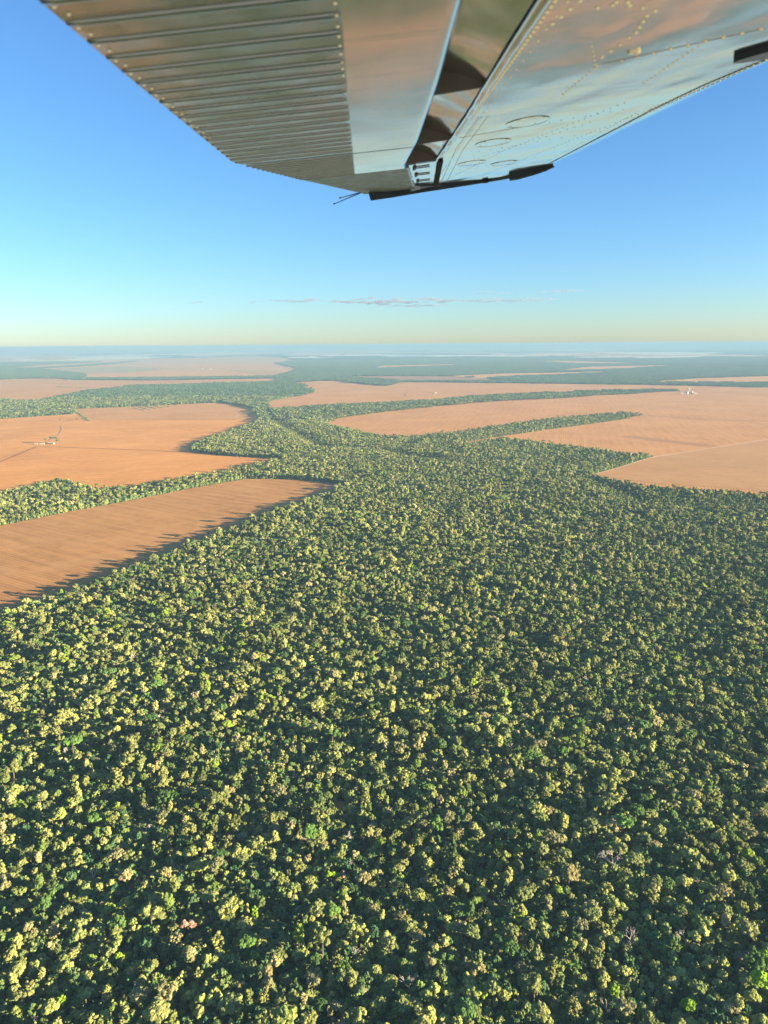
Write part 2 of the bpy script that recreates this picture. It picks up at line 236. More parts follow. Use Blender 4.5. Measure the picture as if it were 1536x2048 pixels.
# ------------------------------------------------------------------ foliage materials
LEAF = {  # lighter and darker leaf colour of each kind, mixed at random per tree
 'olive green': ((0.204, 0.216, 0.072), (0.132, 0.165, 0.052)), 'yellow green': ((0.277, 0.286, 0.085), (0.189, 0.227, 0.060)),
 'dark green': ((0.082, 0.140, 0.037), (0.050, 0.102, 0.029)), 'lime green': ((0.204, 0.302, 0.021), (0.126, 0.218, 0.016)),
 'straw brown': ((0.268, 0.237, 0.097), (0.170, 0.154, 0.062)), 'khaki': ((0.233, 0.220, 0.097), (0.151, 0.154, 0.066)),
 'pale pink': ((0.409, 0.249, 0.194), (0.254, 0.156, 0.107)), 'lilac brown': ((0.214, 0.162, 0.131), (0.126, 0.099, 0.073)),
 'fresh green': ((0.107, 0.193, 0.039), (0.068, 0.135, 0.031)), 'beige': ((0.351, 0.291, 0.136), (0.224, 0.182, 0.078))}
def leaf_shader(t, b, col):
    nz = N(t, 'ShaderNodeTexNoise', i_Scale=1.6, i_Detail=2.0); tc = N(t, 'ShaderNodeTexCoord'); L(t, tc.outputs['Object'], nz.inputs['Vector'])
    at = N(t, 'ShaderNodeAttribute', attribute_name='tone')
    k = mathn(t, 'MULTIPLY', at.outputs['Fac'], mathn(t, 'ADD', mathn(t, 'MULTIPLY', nz.outputs[0], 0.8), 0.65))
    gp = N(t, 'ShaderNodeNewGeometry').outputs['Position']; rg = N(t, 'ShaderNodeTexNoise', i_Scale=0.009, i_Detail=3.0); L(t, gp, rg.inputs['Vector'])
    k = mathn(t, 'MULTIPLY', k, mathn(t, 'ADD', mathn(t, 'MULTIPLY', rg.outputs[0], 1.25), 0.68))
    cb = N(t, 'ShaderNodeVectorMath', operation='SCALE'); L(t, col, cb.inputs[0]); L(t, k, cb.inputs['Scale'])
    L(t, cb.outputs[0], b.inputs['Base Color']); b.inputs['Roughness'].default_value = 0.75; b.inputs['Specular IOR Level'].default_value = 0.12
    tr = N(t, 'ShaderNodeBsdfTranslucent'); L(t, cb.outputs[0], tr.inputs['Color'])
    ms = N(t, 'ShaderNodeMixShader'); ms.inputs[0].default_value = 0.32; L(t, b.outputs[0], ms.inputs[1]); L(t, tr.outputs[0], ms.inputs[2])
    L(t, ms.outputs[0], t.nodes['Material Output'].inputs['Surface'])
LM = {}
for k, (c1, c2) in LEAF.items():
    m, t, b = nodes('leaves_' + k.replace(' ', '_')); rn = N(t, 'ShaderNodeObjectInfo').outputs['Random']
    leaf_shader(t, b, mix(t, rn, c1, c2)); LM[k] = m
def mass_leaf(name, stops):
    m, t, b = nodes(name); rn = N(t, 'ShaderNodeObjectInfo').outputs['Random']; at = N(t, 'ShaderNodeAttribute', attribute_name='hue').outputs['Fac']
    r = mathn(t, 'FRACT', mathn(t, 'ADD', rn, at)); leaf_shader(t, b, ramp(t, r, stops)); return m
CANOPY = mass_leaf('leaves_canopy', [(0, (0.054, 0.099, 0.033)), (0.12, (0.126, 0.147, 0.041)), (0.34, (0.210, 0.220, 0.070)), (0.60, (0.273, 0.283, 0.085)), (0.70, (0.258, 0.255, 0.089)), (0.76, (0.273, 0.247, 0.107)), (0.80, (0.136, 0.187, 0.041)), (0.90, (0.073, 0.119, 0.035)), (0.945, (0.214, 0.291, 0.029)), (0.96, (0.107, 0.193, 0.039)), (0.985, (0.321, 0.281, 0.136))])
UNDER = mass_leaf('leaves_understorey', [(0, (0.039, 0.096, 0.043)), (0.25, (0.073, 0.130, 0.049)), (0.5, (0.147, 0.185, 0.060)), (0.8, (0.229, 0.249, 0.076)), (0.93, (0.078, 0.156, 0.039)), (1.0, (0.175, 0.156, 0.068))])
DEEP = mass_leaf('leaves_distant_shaded', [(0, (0.029, 0.061, 0.031)), (0.5, (0.049, 0.085, 0.041)), (0.85, (0.082, 0.114, 0.047)), (1.0, (0.126, 0.140, 0.053))])  # darkened leaf colours stand in for the shade inside distant canopies
BARK = plain('bark_pale', (0.15, 0.125, 0.095), 0.9, noise=1.5, c2=(0.09, 0.07, 0.05))
BONE = plain('bark_bleached', (0.62, 0.56, 0.48), 0.9, noise=1.5, c2=(0.45, 0.38, 0.31))

# ------------------------------------------------------------------ tree forms
def ico(sub):
    bm = bmesh.new(); bmesh.ops.create_icosphere(bm, subdivisions=sub, radius=1.0); bm.verts.ensure_lookup_table()
    v = np.array([q.co[:] for q in bm.verts]); f = np.array([[q.index for q in fa.verts] for fa in bm.faces]); bm.free(); return v, f
ICO = {s: ico(s) for s in (1, 2, 3)}
class Geo:
    def __init__(s): s.v, s.f, s.m, s.tone, s.hue, s.n = [], [], [], [], [], 0
    def add(s, v, f, m=0, tone=1.0, hue=0.0):
        s.v.append(np.asarray(v, float)); s.f += [[int(i) + s.n for i in q] for q in f]; s.m += [m] * len(f)
        s.tone.append(np.full(len(v), tone)); s.hue.append(np.full(len(v), hue)); s.n += len(v)
    def build(s, name, mats):
        me = mesh(name, np.concatenate(s.v), s.f, mats, s.m)
        for nm, d in (('tone', s.tone), ('hue', s.hue)):
            a = me.attributes.new(nm, 'FLOAT', 'POINT'); a.data.foreach_set('value', np.concatenate(d).astype(np.float32))
        return me
def blob(g, c, r, sub, rs, rough=0.2, squash=0.8, tone=1.0, hue=0.0, m=0):
    v, f = ICO[sub]; d = v.copy()
    k = 1 + rough * rs.normal(size=len(v)); ph = rs.random(3) * 6.28
    k += 0.13 * np.sin(v[:, 0] * 3.1 + ph[0]) * np.cos(v[:, 1] * 3.7 + ph[1]) + 0.1 * np.sin(v[:, 2] * 5 + ph[2])
    d = v * k[:, None] * r; d[:, 2] *= squash; d[:, 2] = np.where(d[:, 2] < -0.55 * r * squash, -0.55 * r * squash, d[:, 2])
    g.add(d + c, f, m, tone, hue)
def cards(g, c, r, n, size, rs, squash, tone, m=0):
    d = rs.normal(size=(n, 3)); d /= np.linalg.norm(d, axis=1)[:, None]; d[:, 2] = np.abs(d[:, 2]) * 1.1 - 0.25
    p = c + d * r * rs.uniform(0.85, 1.22, (n, 1)) * np.array([1, 1, squash])
    a = rs.normal(size=(n, 3)); a /= np.linalg.norm(a, axis=1)[:, None]; b_ = np.cross(a, d + 0.01); b_ /= np.linalg.norm(b_, axis=1)[:, None]
    s = size * rs.uniform(0.6, 1.3, (n, 1)); V = np.stack([p - a * s, p + b_ * s * .8, p + a * s, p - b_ * s * .8], 1).reshape(-1, 3)
    g.add(V, np.arange(4 * n).reshape(n, 4), m, tone)
def tube(g, a, b, r0, r1, m=0, sides=5):
    a, b = np.asarray(a, float), np.asarray(b, float); d = b - a; d /= np.linalg.norm(d) + 1e-9
    u = np.cross(d, (0.3, 0.9, 0.1)); u /= np.linalg.norm(u); w = np.cross(d, u); ang = np.arange(sides) * 2 * math.pi / sides
    ring = np.outer(np.cos(ang), u) + np.outer(np.sin(ang), w)
    g.add(np.concatenate([a + ring * r0, b + ring * r1]), [[i, (i + 1) % sides, sides + (i + 1) % sides, sides + i] for i in range(sides)], m)
# form: (height, crown radius, crown depth, lobes, lobe size, squash, shape)
FORMS = [('broad domed', 14, 4.4, 4.2, 15, .40, .78, 'dome'), ('round headed', 13.5, 3.3, 5.2, 12, .46, .95, 'ball'), ('tall narrow', 16.5, 2.5, 7.5, 12, .52, 1.0, 'column'),
         ('spreading', 14.5, 5.2, 3.4, 18, .34, .66, 'flat'), ('loose ragged', 15.5, 3.9, 6.0, 11, .34, .8, 'ragged'), ('twin headed', 14.5, 4.2, 4.6, 14, .36, .85, 'twin')]
def tree_geo(form, seed, sub=2, ncards=40):
    nm, h, R, D, K, ls, sq, shape = FORMS[form]; rs = np.random.default_rng(seed)
    crown, wood = Geo(), Geo(); zc = h - D * 0.55; top = []
    lean = rs.normal(size=2) * 0.5
    K = int(K * (2.3 if ncards else 1.4)); ls = ls * (.66 if ncards else .86)
    for i in range(K):
        a = i * 2.4 + rs.uniform(-.5, .5); u = math.sqrt((i + 0.4) / K); z = 0
        if shape == 'dome': p = (u * R * .78 * math.cos(a), u * R * .78 * math.sin(a), D * (.42 - .62 * u * u))
        elif shape == 'ball':
            zz = 1 - 2 * (i + .5) / K; q = math.sqrt(1 - zz * zz); p = (q * R * .62 * math.cos(a), q * R * .62 * math.sin(a), zz * D * .36)
        elif shape == 'column': zz = 1 - 2 * (i + .5) / K; p = (R * .5 * math.cos(a), R * .5 * math.sin(a), zz * D * .42)
        elif shape == 'flat': p = (u * R * .85 * math.cos(a), u * R * .85 * math.sin(a), D * (.25 - .3 * u) + rs.uniform(-.3, .3))
        elif shape == 'ragged': p = (u * R * math.cos(a) * .85, u * R * math.sin(a) * .85, D * rs.uniform(-.45, .45))
        else:
            s = 1 if i % 2 else -1; p = (s * R * .5 + u * R * .42 * math.cos(a), u * R * .5 * math.sin(a), D * (.3 - .5 * u) + s * .9)
        p = np.array(p) + rs.normal(size=3) * R * .07; p[:2] += lean
        c = p + (0, 0, zc); r = R * ls * rs.uniform(.72, 1.25); tone = rs.uniform(.72, 1.25)
        blob(crown, c, r, sub, rs, 0.19, sq, tone); top.append((c, r))
        if ncards: cards(crown, c, r, ncards, 0.24, rs, sq, tone * 1.05)
    fork = np.array([lean[0] * .4, lean[1] * .4, zc - D * .45])
    r0 = 0.028 * h; tube(wood, (0, 0, -.3), (lean[0] * .2, lean[1] * .2, fork[2] * .5), r0, r0 * .75, 1, 6); tube(wood, (lean[0] * .2, lean[1] * .2, fork[2] * .5), fork, r0 * .75, r0 * .6, 1, 6)
    for c, r in top[::2]:
        mid = fork * .5 + c * .5 + np.array([0, 0, -.25 * r]); tube(wood, fork, mid, r0 * .42, r0 * .26, 1, 4); tube(wood, mid, c, r0 * .26, r0 * .1, 1, 4)
    return crown, wood
def bare_geo(seed, h=14, levels=4, spread=0.55):
    rs = np.random.default_rng(seed); g = Geo()
    def grow(p, d, ln, r, lv):
        q = p + d * ln; tube(g, p, q, r, r * .68, 0, 5 if lv > 2 else 4)
        if lv == 0: return
        for _ in range(3 if lv < levels else 4):
            e = d + rs.normal(size=3) * spread; e[2] = abs(e[2]) * .7 + .25; e /= np.linalg.norm(e); grow(q, e, ln * rs.uniform(.5, .72), r * .62, lv - 1)
    grow(np.array([0, 0, -.3]), np.array([.03, .02, 1.0]), h * .45, h * .022, levels); return g

def merge(dst, src, xy, sc, rz, m, hue):
    c_, s_ = math.cos(rz), math.sin(rz); n0 = dst.n
    for v, tn in zip(src.v, src.tone):
        q = v * sc; w = np.stack([q[:, 0] * c_ - q[:, 1] * s_ + xy[0], q[:, 0] * s_ + q[:, 1] * c_ + xy[1], q[:, 2]], 1)
        dst.v.append(w); dst.tone.append(tn); dst.hue.append(np.full(len(w), hue)); dst.n += len(w)
    dst.f += [[i + n0 for i in q] for q in src.f]; dst.m += [m] * len(src.f)

VARIANTS = []                      # (crown mesh, trunk mesh, form, height, radius)
SRC = bpy.data.collections.new('tree_sources')       # never linked to the scene: only instanced by the forest
def source(i, name, me): o = bpy.data.objects.new('%s_%02d' % (name, i), me); SRC.objects.link(o)
for i in range(18):
    form = i % 6; crown, wood = tree_geo(form, 100 + i)
    VARIANTS.append((crown.build('crown', [LM['olive green']]), wood.build('trunk', [BARK, BARK]), form))
    g = Geo(); merge(g, crown, (0, 0), 1, 0, 0, 0); merge(g, wood, (0, 0), 1, 0, 1, 0); source(i, 'a_tree', g.build('tree', [CANOPY, BARK]))
for i in range(8):                                    # understorey
    form = (0, 1, 4, 5, 3, 1, 0, 4)[i]; crown, wood = tree_geo(form, 300 + i, 2, 14)
    h_, D_ = FORMS[form][1], FORMS[form][3]; crown.v = [q * (1, 1, 1.25) - (0, 0, (h_ - D_ * .55) * 1.25 - D_ * .72) for q in crown.v]
    g = Geo(); crown.v = [q + (0, 0, 5.0) for q in crown.v]; merge(g, crown, (0, 0), .62, 0, 0, 0); blob(g, np.array([0, 0, 2.0]), 2.5, 2, np.random.default_rng(i), .2, .9, .9); source(i, 'b_tree', g.build('low_tree', [UNDER, BARK]))
for i in range(3):
    source(i, 'c_tree', bare_geo(500 + i, 12).build('bare_tree', [BONE]))
for i in range(5):                                    # groves for the middle distance: nine trees on 27 m
    g = Geo(); rs = np.random.default_rng(600 + i)
    for a in range(4):
        for b_ in range(4):
            crown, _ = tree_geo(int(rs.integers(0, 6)), int(rs.integers(1, 9999)), 1, 0)
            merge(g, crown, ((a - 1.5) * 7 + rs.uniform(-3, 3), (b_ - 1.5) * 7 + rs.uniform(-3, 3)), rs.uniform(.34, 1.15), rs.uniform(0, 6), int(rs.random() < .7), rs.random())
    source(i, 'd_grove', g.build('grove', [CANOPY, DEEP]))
for i in range(4):                                    # woods far off: 90 m of canopy
    g = Geo(); rs = np.random.default_rng(700 + i)
    for a in range(11):
        for b_ in range(11):
            r = rs.uniform(1.8, 4.3); z = rs.uniform(5, 15)
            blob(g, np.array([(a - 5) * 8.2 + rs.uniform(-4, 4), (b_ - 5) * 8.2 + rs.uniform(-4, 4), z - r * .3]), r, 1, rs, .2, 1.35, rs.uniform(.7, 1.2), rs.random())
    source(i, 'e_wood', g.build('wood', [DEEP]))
I_TREE, I_LOW, I_BARE, I_GROVE, I_WOOD = 0, 18, 26, 29, 34

# ------------------------------------------------------------------ where trees stand
FP = [np.array(FIELDS[k]) for k in FIELDS]; SP = [np.array(p) for p in STRIPS.values()]; LP = [np.array(p) for p in LAKES.values()]
def wooded(P):
    bad = np.zeros(len(P), bool)
    for p in FP: bad |= inside(P, p)
    for p in SP: bad &= ~inside(P, p)
    for p in LP: bad |= inside(P, p)
    for (x, y), rx, ry in CLEARINGS: bad |= ((P[:, 0] - x) / rx) ** 2 + ((P[:, 1] - y) / ry) ** 2 < 1
    return ~bad
def creek_dist(P):
    d = np.full(len(P), 1e9)
    for line in CREEKS:
        for a, b_ in zip(line, line[1:]):
            a, b_ = np.array(a), np.array(b_); ab = b_ - a; t_ = np.clip(((P - a) @ ab) / (ab @ ab), 0, 1); d = np.minimum(d, np.linalg.norm(P - a - t_[:, None] * ab, axis=1))
    return d
def scatter(cell, y0, y1, ml=70, mr=150):
    ys = np.arange(y0, y1, cell); out = []
    for y in ys:
        h = .51 * y + 45; xs = np.arange(-h - ml, h + mr, cell); out.append(np.stack([xs, np.full(len(xs), y)], 1))
    P = np.concatenate(out); P = P + rng.uniform(-.62, .62, P.shape) * cell; return P[wooded(P)]
NEAR, MID, FAR = 3500.0, 5200.0, 17500.0
pts, idx, scl, rot = [], [], [], []
def put(P, i, s, rz): pts.append(np.column_stack([P, np.zeros(len(P))])); idx.append(i); scl.append(s); rot.append(rz)
def vary(P, base, spread):
    cd = creek_dist(P); s = base * np.exp(rng.normal(0, spread, len(P))) * (.82 + .36 * vnoise(P, 70)); return s * np.clip(.42 + cd / 90, .42, 1)
P = scatter(7.0, 255, NEAR); keep = rng.random(len(P)) < np.clip(.45 + .95 * vnoise(P, 26) - .25 + .5 * vnoise(P, 140), 0, 1); P = P[keep]
for x, y in SPECIAL.values(): P = P[np.hypot(P[:, 0] - x, P[:, 1] - y) > 6]
S = np.clip(vary(P, .71, .29), .3, 1.5); I = rng.integers(0, 18, len(P)); R_ = rng.uniform(0, 6.283, len(P))
HT = np.array([FORMS[i][1] for i in range(6)]); RD = np.array([FORMS[i][2] for i in range(6)])
px, py = pixel(np.column_stack([P, S * HT[I % 6] * .75])); dist = np.sqrt((P ** 2).sum(1) + 330 ** 2)
vis = (px > 6) & (px < 1530) & (py < 2040); size = np.where(vis, S * RD[I % 6] / dist, 0); order = np.argsort(-size)[:280]
near_trees = [(P[k], float(S[k]), int(I[k]), float(R_[k]), float(px[k]), float(py[k])) for k in order]
m_ = np.ones(len(P), bool); m_[order] = False
put(P[m_], I[m_] + I_TREE, S[m_], R_[m_])
for c0, a, b_ in ((4.1, 255, 900), (4.8, 900, 1500), (6.2, 1500, 2600), (8.5, 2600, NEAR)):
    P = scatter(c0, a, b_, 40, 80); put(P, I_LOW + rng.integers(0, 8, len(P)), np.clip(vary(P, .92, .30), .36, 1.6), rng.uniform(0, 6.283, len(P)))
P = scatter(46, 330, 1500); put(P, I_BARE + rng.integers(0, 3, len(P)), rng.uniform(.6, 1.1, len(P)), rng.uniform(0, 6.283, len(P)))
P = scatter(25, NEAR, MID, 150, 300); put(P, I_GROVE + rng.integers(0, 5, len(P)), np.clip(vary(P, .98, .12), .5, 1.3), rng.uniform(0, 6.283, len(P)))
P = scatter(74, MID, FAR, 300, 500); put(P, I_WOOD + rng.integers(0, 4, len(P)), rng.uniform(.9, 1.15, len(P)), rng.integers(0, 4, len(P)) * 1.5708 + rng.uniform(-.3, .3, len(P)))
# hedges and tree lines between the fields
for k, line in HEDGES.items():
    w = 6 if k in ('h1', 'h2', 'h11', 'h10') else 3.0
    for a, b_ in zip(line, line[1:]):
        a, b_ = np.array(a), np.array(b_); n = int(np.linalg.norm(b_ - a) / (6 if w > 4 else 4)) + 1; q = a + (b_ - a) * rng.random((n, 1)) + rng.normal(size=(n, 2)) * w
        put(q, I_LOW + rng.integers(0, 8, n), rng.uniform(.6, 1.4, n) if w > 4 else rng.uniform(.4, .75, n), rng.uniform(0, 6, n))
for k in ('A', 'B', 'C', 'F'):
    q = np.array(FIELDS[k])
    for a, b_ in zip(q, np.roll(q, -1, 0)):
        ln = np.linalg.norm(b_ - a); n = int(ln / 2.2)
        if ln < 1 or min(a[1], b_[1]) > 5200: continue
        nn = np.array([-(b_ - a)[1], (b_ - a)[0]]) / ln; p = a + (b_ - a) * rng.random((n, 1)) + nn * rng.normal(0, 3.2, (n, 1)) + nn * (2.5 * vnoise(a + (b_ - a) * rng.random((n, 1)), 30)[:, None])
        put(p, I_LOW + rng.integers(0, 8, n), rng.uniform(.16, .55, n), rng.uniform(0, 6, n))
        m = int(ln / 4.5); p = a + (b_ - a) * rng.random((m, 1)) + nn * rng.uniform(3, 13, (m, 1)) * rng.choice([-1, 1], (m, 1)); p = p[wooded(p)]; put(p, I_LOW + rng.integers(0, 8, len(p)), rng.uniform(1.1, 1.9, len(p)), rng.uniform(0, 6, len(p)))
PT = np.concatenate(pts); me = mesh('forest', PT, [])
for nm, ty, d in (('idx', 'INT', np.concatenate(idx).astype(np.int32)), ('scl', 'FLOAT', np.concatenate(scl).astype(np.float32)), ('rz', 'FLOAT', np.concatenate(rot).astype(np.float32))):
    me.attributes.new(nm, ty, 'POINT').data.foreach_set('value', d)
forest = obj('forest', me); forest['kind'] = 'stuff'; forest['label'] = 'dense dry-season forest canopy running from the foreground to the far valleys'
print('forest instances', len(PT))
gn = bpy.data.node_groups.new('forest_scatter', 'GeometryNodeTree')
gn.interface.new_socket('Geometry', in_out='INPUT', socket_type='NodeSocketGeometry'); gn.interface.new_socket('Geometry', in_out='OUTPUT', socket_type='NodeSocketGeometry')
gi, go = gn.nodes.new('NodeGroupInput'), gn.nodes.new('NodeGroupOutput'); m2p = gn.nodes.new('GeometryNodeMeshToPoints'); iop = gn.nodes.new('GeometryNodeInstanceOnPoints')
ci = gn.nodes.new('GeometryNodeCollectionInfo'); ci.inputs['Collection'].default_value = SRC; ci.inputs['Separate Children'].default_value = True; ci.inputs['Reset Children'].default_value = True
def attr(nm, ty):
    n = gn.nodes.new('GeometryNodeInputNamedAttribute'); n.data_type = ty; n.inputs['Name'].default_value = nm; return n.outputs['Attribute']
cx = gn.nodes.new('ShaderNodeCombineXYZ'); gn.links.new(attr('rz', 'FLOAT'), cx.inputs['Z'])
gn.links.new(gi.outputs[0], m2p.inputs['Mesh']); gn.links.new(m2p.outputs[0], iop.inputs['Points']); gn.links.new(ci.outputs[0], iop.inputs['Instance'])
iop.inputs['Pick Instance'].default_value = True; gn.links.new(attr('idx', 'INT'), iop.inputs['Instance Index']); gn.links.new(cx.outputs[0], iop.inputs['Rotation']); gn.links.new(attr('scl', 'FLOAT'), iop.inputs['Scale'])
gn.links.new(iop.outputs[0], go.inputs[0])
mod = forest.modifiers.new('scatter', 'NODES'); mod.node_group = gn

# ------------------------------------------------------------------ the nearest trees, one by one
def place_tree(name, var, xy, s, rz, colour, label=None, group=None, sz=None):
    e = obj(name, None, loc=(xy[0], xy[1], 0)); e.rotation_euler = (0, 0, rz); e.scale = (s, s, sz or s)
    cm, tm, form = VARIANTS[var]
    c = obj('crown', cm, e); c.material_slots[0].link = 'OBJECT'; c.material_slots[0].material = LM[colour]
    obj('trunk', tm, e)
    if label: tag(e, label, 'tree', group)
    return e
def place_bare(xy, seed, h, label, levels=4, mat=None):
    e = obj('bare_tree', None, loc=(xy[0], xy[1], 0)); obj('trunk', bare_geo(seed, h, levels).build('trunk', [mat or BONE]), e); return tag(e, label, 'tree')
ORD = 'first second third fourth fifth sixth seventh eighth ninth tenth eleventh twelfth thirteenth fourteenth fifteenth sixteenth seventeenth eighteenth nineteenth twentieth'.split()
KINDS_ = ['olive green', 'yellow green', 'dark green', 'khaki', 'straw brown', 'fresh green']; WEIGHT = [.33, .30, .11, .13, .07, .06]
tree_group = {}
for (xy, s, i, rz, x, y) in near_trees:
    colour = str(rng.choice(KINDS_, p=WEIGHT)); third = 'left' if x < 512 else ('middle' if x < 1024 else 'right'); band = 'along the bottom edge at %s' % third if y > 1950 else ('above the bottom edge at %s' % third if y > 1860 else 'in the lower %s forest' % third)
    tree_group.setdefault((colour, FORMS[i % 6][0], band), []).append((x, xy, s, i, rz))
for (colour, form, band), lst in tree_group.items():
    lst.sort(key=lambda q: q[0])
    for n, (x, xy, s, i, rz) in enumerate(lst):
        lab = '%s %s tree %s' % (colour, form, band)
        if len(lst) > 1: lab += ', %s such from left' % ORD[min(n, 19)]
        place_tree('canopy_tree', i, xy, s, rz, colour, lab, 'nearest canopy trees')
sp = SPECIAL
place_bare(sp['bare_a'], 41, 17, 'large leafless pale tree with wide crooked branches at lower right', 5)
place_bare(sp['snag'], 42, 15, 'white bleached dead snag beside the pale pink tree', 1)
place_bare(sp['bare_b'], 43, 13, 'small leafless grey tree left of the lower right clearing', 4)
place_bare(sp['bare_c'], 44, 13, 'thin leafless pale tree low in the middle', 4)
for key, var, s, colour, lab in (
    ('pink', 5, 1.0, 'pale pink', 'pale pink blossoming tree in the lower left forest'), ('dome', 0, 1.15, 'beige', 'large round beige dome of a tree at lower left'),
    ('lime_a', 1, 1.35, 'lime green', 'bright lime tree cut by the right edge, upper of two'), ('lime_b', 0, 1.3, 'lime green', 'bright lime dome near the right edge, lower of two'),
    ('lime_c', 7, .72, 'lime green', 'small round lime tree alone in a dark gap at lower left'), ('lime_d', 2, .9, 'lime green', 'narrow lime tree left of centre near the bottom'),
    ('lilac', 6, 1.0, 'lilac brown', 'lilac brown domed tree left of the lime tree at the right edge'), ('lime_e', 5, .85, 'lime green', 'lime tree with two heads in the lower middle'),
    ('rust', 8, .7, 'pale pink', 'small pinkish tree right of the twin lime tree'), ('lime_f', 2, 1.05, 'lime green', 'tall lime tree at bottom right, left of the lime pair'),
    ('green_a', 3, 1.1, 'fresh green', 'spreading fresh green tree at left above the beige dome'), ('lime_g', 7, .95, 'lime green', 'round lime tree in the bottom left corner'),
    ('green_b', 4, 1.0, 'fresh green', 'ragged fresh green tree low in the middle'), ('beige_b', 4, 1.0, 'beige', 'ragged beige tree near the left edge, lower forest'),
    ('lime_h', 0, .9, 'lime green', 'low lime dome at bottom right, right of the tall lime tree'), ('yel_b', 1, 1.1, 'yellow green', 'round yellow green tree with large head at bottom left of centre')):
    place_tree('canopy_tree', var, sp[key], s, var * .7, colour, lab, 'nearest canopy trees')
# lone trees and bushes out on the fields
bx, by = PTS['bushrow']
for n, (dx, dy, s, lab) in enumerate(((-34, -6, .9, 'grey green bush at the left end of the field hedge'), (-12, 0, 1.3, 'grey green bush in the middle of the field hedge'), (10, 4, 1.25, 'grey green bush at the right end of the field hedge'), (-22, 3, 1.1, 'low bush between the hedge middle and its left end'), (24, 8, .95, 'smallest bush beside the hedge corner'))):
    place_tree('bush', (1, 0, 6, 7, 12)[n], (bx + dx, by + dy), s, n, 'dark green', lab, 'bushes in the orange field', sz=s * .6)
place_tree('field_tree', 7, PTS['lone'], 1.3, 1, 'dark green', 'lone round tree standing in the orange field', None, sz=.95)
place_tree('field_tree', 0, PTS['treeA'], .6, 1, 'dark green', 'tiny lone tree in the middle of the pink field', None)
for n in range(26):
    a = rng.random(2); q = (PTS['yel'][0] - 60 + 230 * a[0], PTS['yel'][1] - 15 + 70 * a[1] - 25 * a[0])
    place_tree('scrub_bush', int(rng.integers(0, 18)), q, rng.uniform(.22, .42), n, 'straw brown' if n % 3 else 'yellow green', 'dry yellow scrub bush at the field edge by the tree belt', 'dry scrub on the field margin')

# ------------------------------------------------------------------ farm and grain store
WALL = plain('whitewash', (0.38, 0.33, 0.27), 0.8, noise=.6, c2=(0.32, 0.27, 0.22)); TILE = plain('roof_tile', (0.45, 0.26, 0.17), 0.85, noise=.8); ZINC = plain('zinc_roof', (0.36, 0.32, 0.27), 0.7, .05, noise=.3, c2=(.6, .57, .53)); DARK = plain('dark_opening', (0.03, 0.03, 0.035), 0.6)
def box(x0, x1, y0, y1, z0, z1):
    return [(x, y, z) for z in (z0, z1) for y in (y0, y1) for x in (x0, x1)], [(0, 2, 3, 1), (4, 5, 7, 6), (0, 1, 5, 4), (2, 6, 7, 3), (0, 4, 6, 2), (1, 3, 7, 5)]
def house(name, xy, rz, lx, ly, h, rh, roofm, label, cat, nwin=3):
    e = obj(name, None, loc=(*xy, 0.4)); e.rotation_euler = (0, 0, rz); tag(e, label, cat)
    obj('wall', mesh('wall', *box(-lx, lx, -ly, ly, 0, h), [WALL]), e)
    o = .8; v = [(-lx - o, -ly - o, h - .2), (lx + o, -ly - o, h - .2), (lx + o, 0, h + rh), (-lx - o, 0, h + rh), (-lx - o, ly + o, h - .2), (lx + o, ly + o, h - .2)]
    v += [(a, b_, c - .25) for a, b_, c in v]
    obj('roof', mesh('roof', v, [(0, 1, 2, 3), (3, 2, 5, 4), (6, 9, 8, 7), (9, 10, 11, 8), (0, 6, 7, 1), (5, 11, 10, 4), (0, 3, 9, 6), (3, 4, 10, 9), (1, 7, 8, 2), (2, 8, 11, 5)], [roofm]), e)
    g = mesh('gable', [(-lx, -ly, h), (-lx, ly, h), (-lx, 0, h + rh - .3), (lx, -ly, h), (lx, ly, h), (lx, 0, h + rh - .3)], [(0, 2, 1), (3, 4, 5)], [WALL]); obj('gable', g, e)
    for i in range(nwin):
        x = -lx + (i + .5) * 2 * lx / nwin; obj('door' if i == nwin // 2 else 'window', mesh('opening', *box(x - .7, x + .7, -ly - .06, -ly + .05, 0 if i == nwin // 2 else 1, 2.2), [DARK]), e)
    return e
fx, fy = PTS['farm']
house('farmhouse', (fx + 8, fy + 8), .25, 7, 4.5, 3.4, 2.4, TILE, 'white farmhouse with tiled roof among trees in the orange field', 'house')
house('farm_shed', (fx - 14, fy - 12), .12, 8, 3.5, 3.2, 1.4, ZINC, 'long white shed in front of the farmhouse', 'shed', 5)
house('farm_shed', (fx - 34, fy - 16), .12, 5, 3.5, 3, 1.2, ZINC, 'small white shed left of the long farm shed', 'shed', 3)
house('farm_shed', (fx + 22, fy - 6), -.2, 6, 4, 4, 1.8, ZINC, 'pale barn on the right side of the farm', 'barn', 3)
for n, (dx, dy, s) in enumerate(((-8, 10, 1.35), (4, 24, 1.7), (-18, 26, 1.4), (30, 10, 1.2), (42, 2, 1.1), (20, 26, 1.5))):
    place_tree('farm_tree', (0, 6, 1, 7, 12, 3)[n], (fx + dx, fy + dy), s, n, 'dark green' if n % 2 else 'olive green', ['dark shade tree left behind the farmhouse', 'tallest tree behind the farmhouse', 'leftmost tree of the farmyard', 'small tree beside the farm barn', 'rightmost tree of the farmyard', 'tree behind the farmhouse on its right'][n], 'farmyard trees')
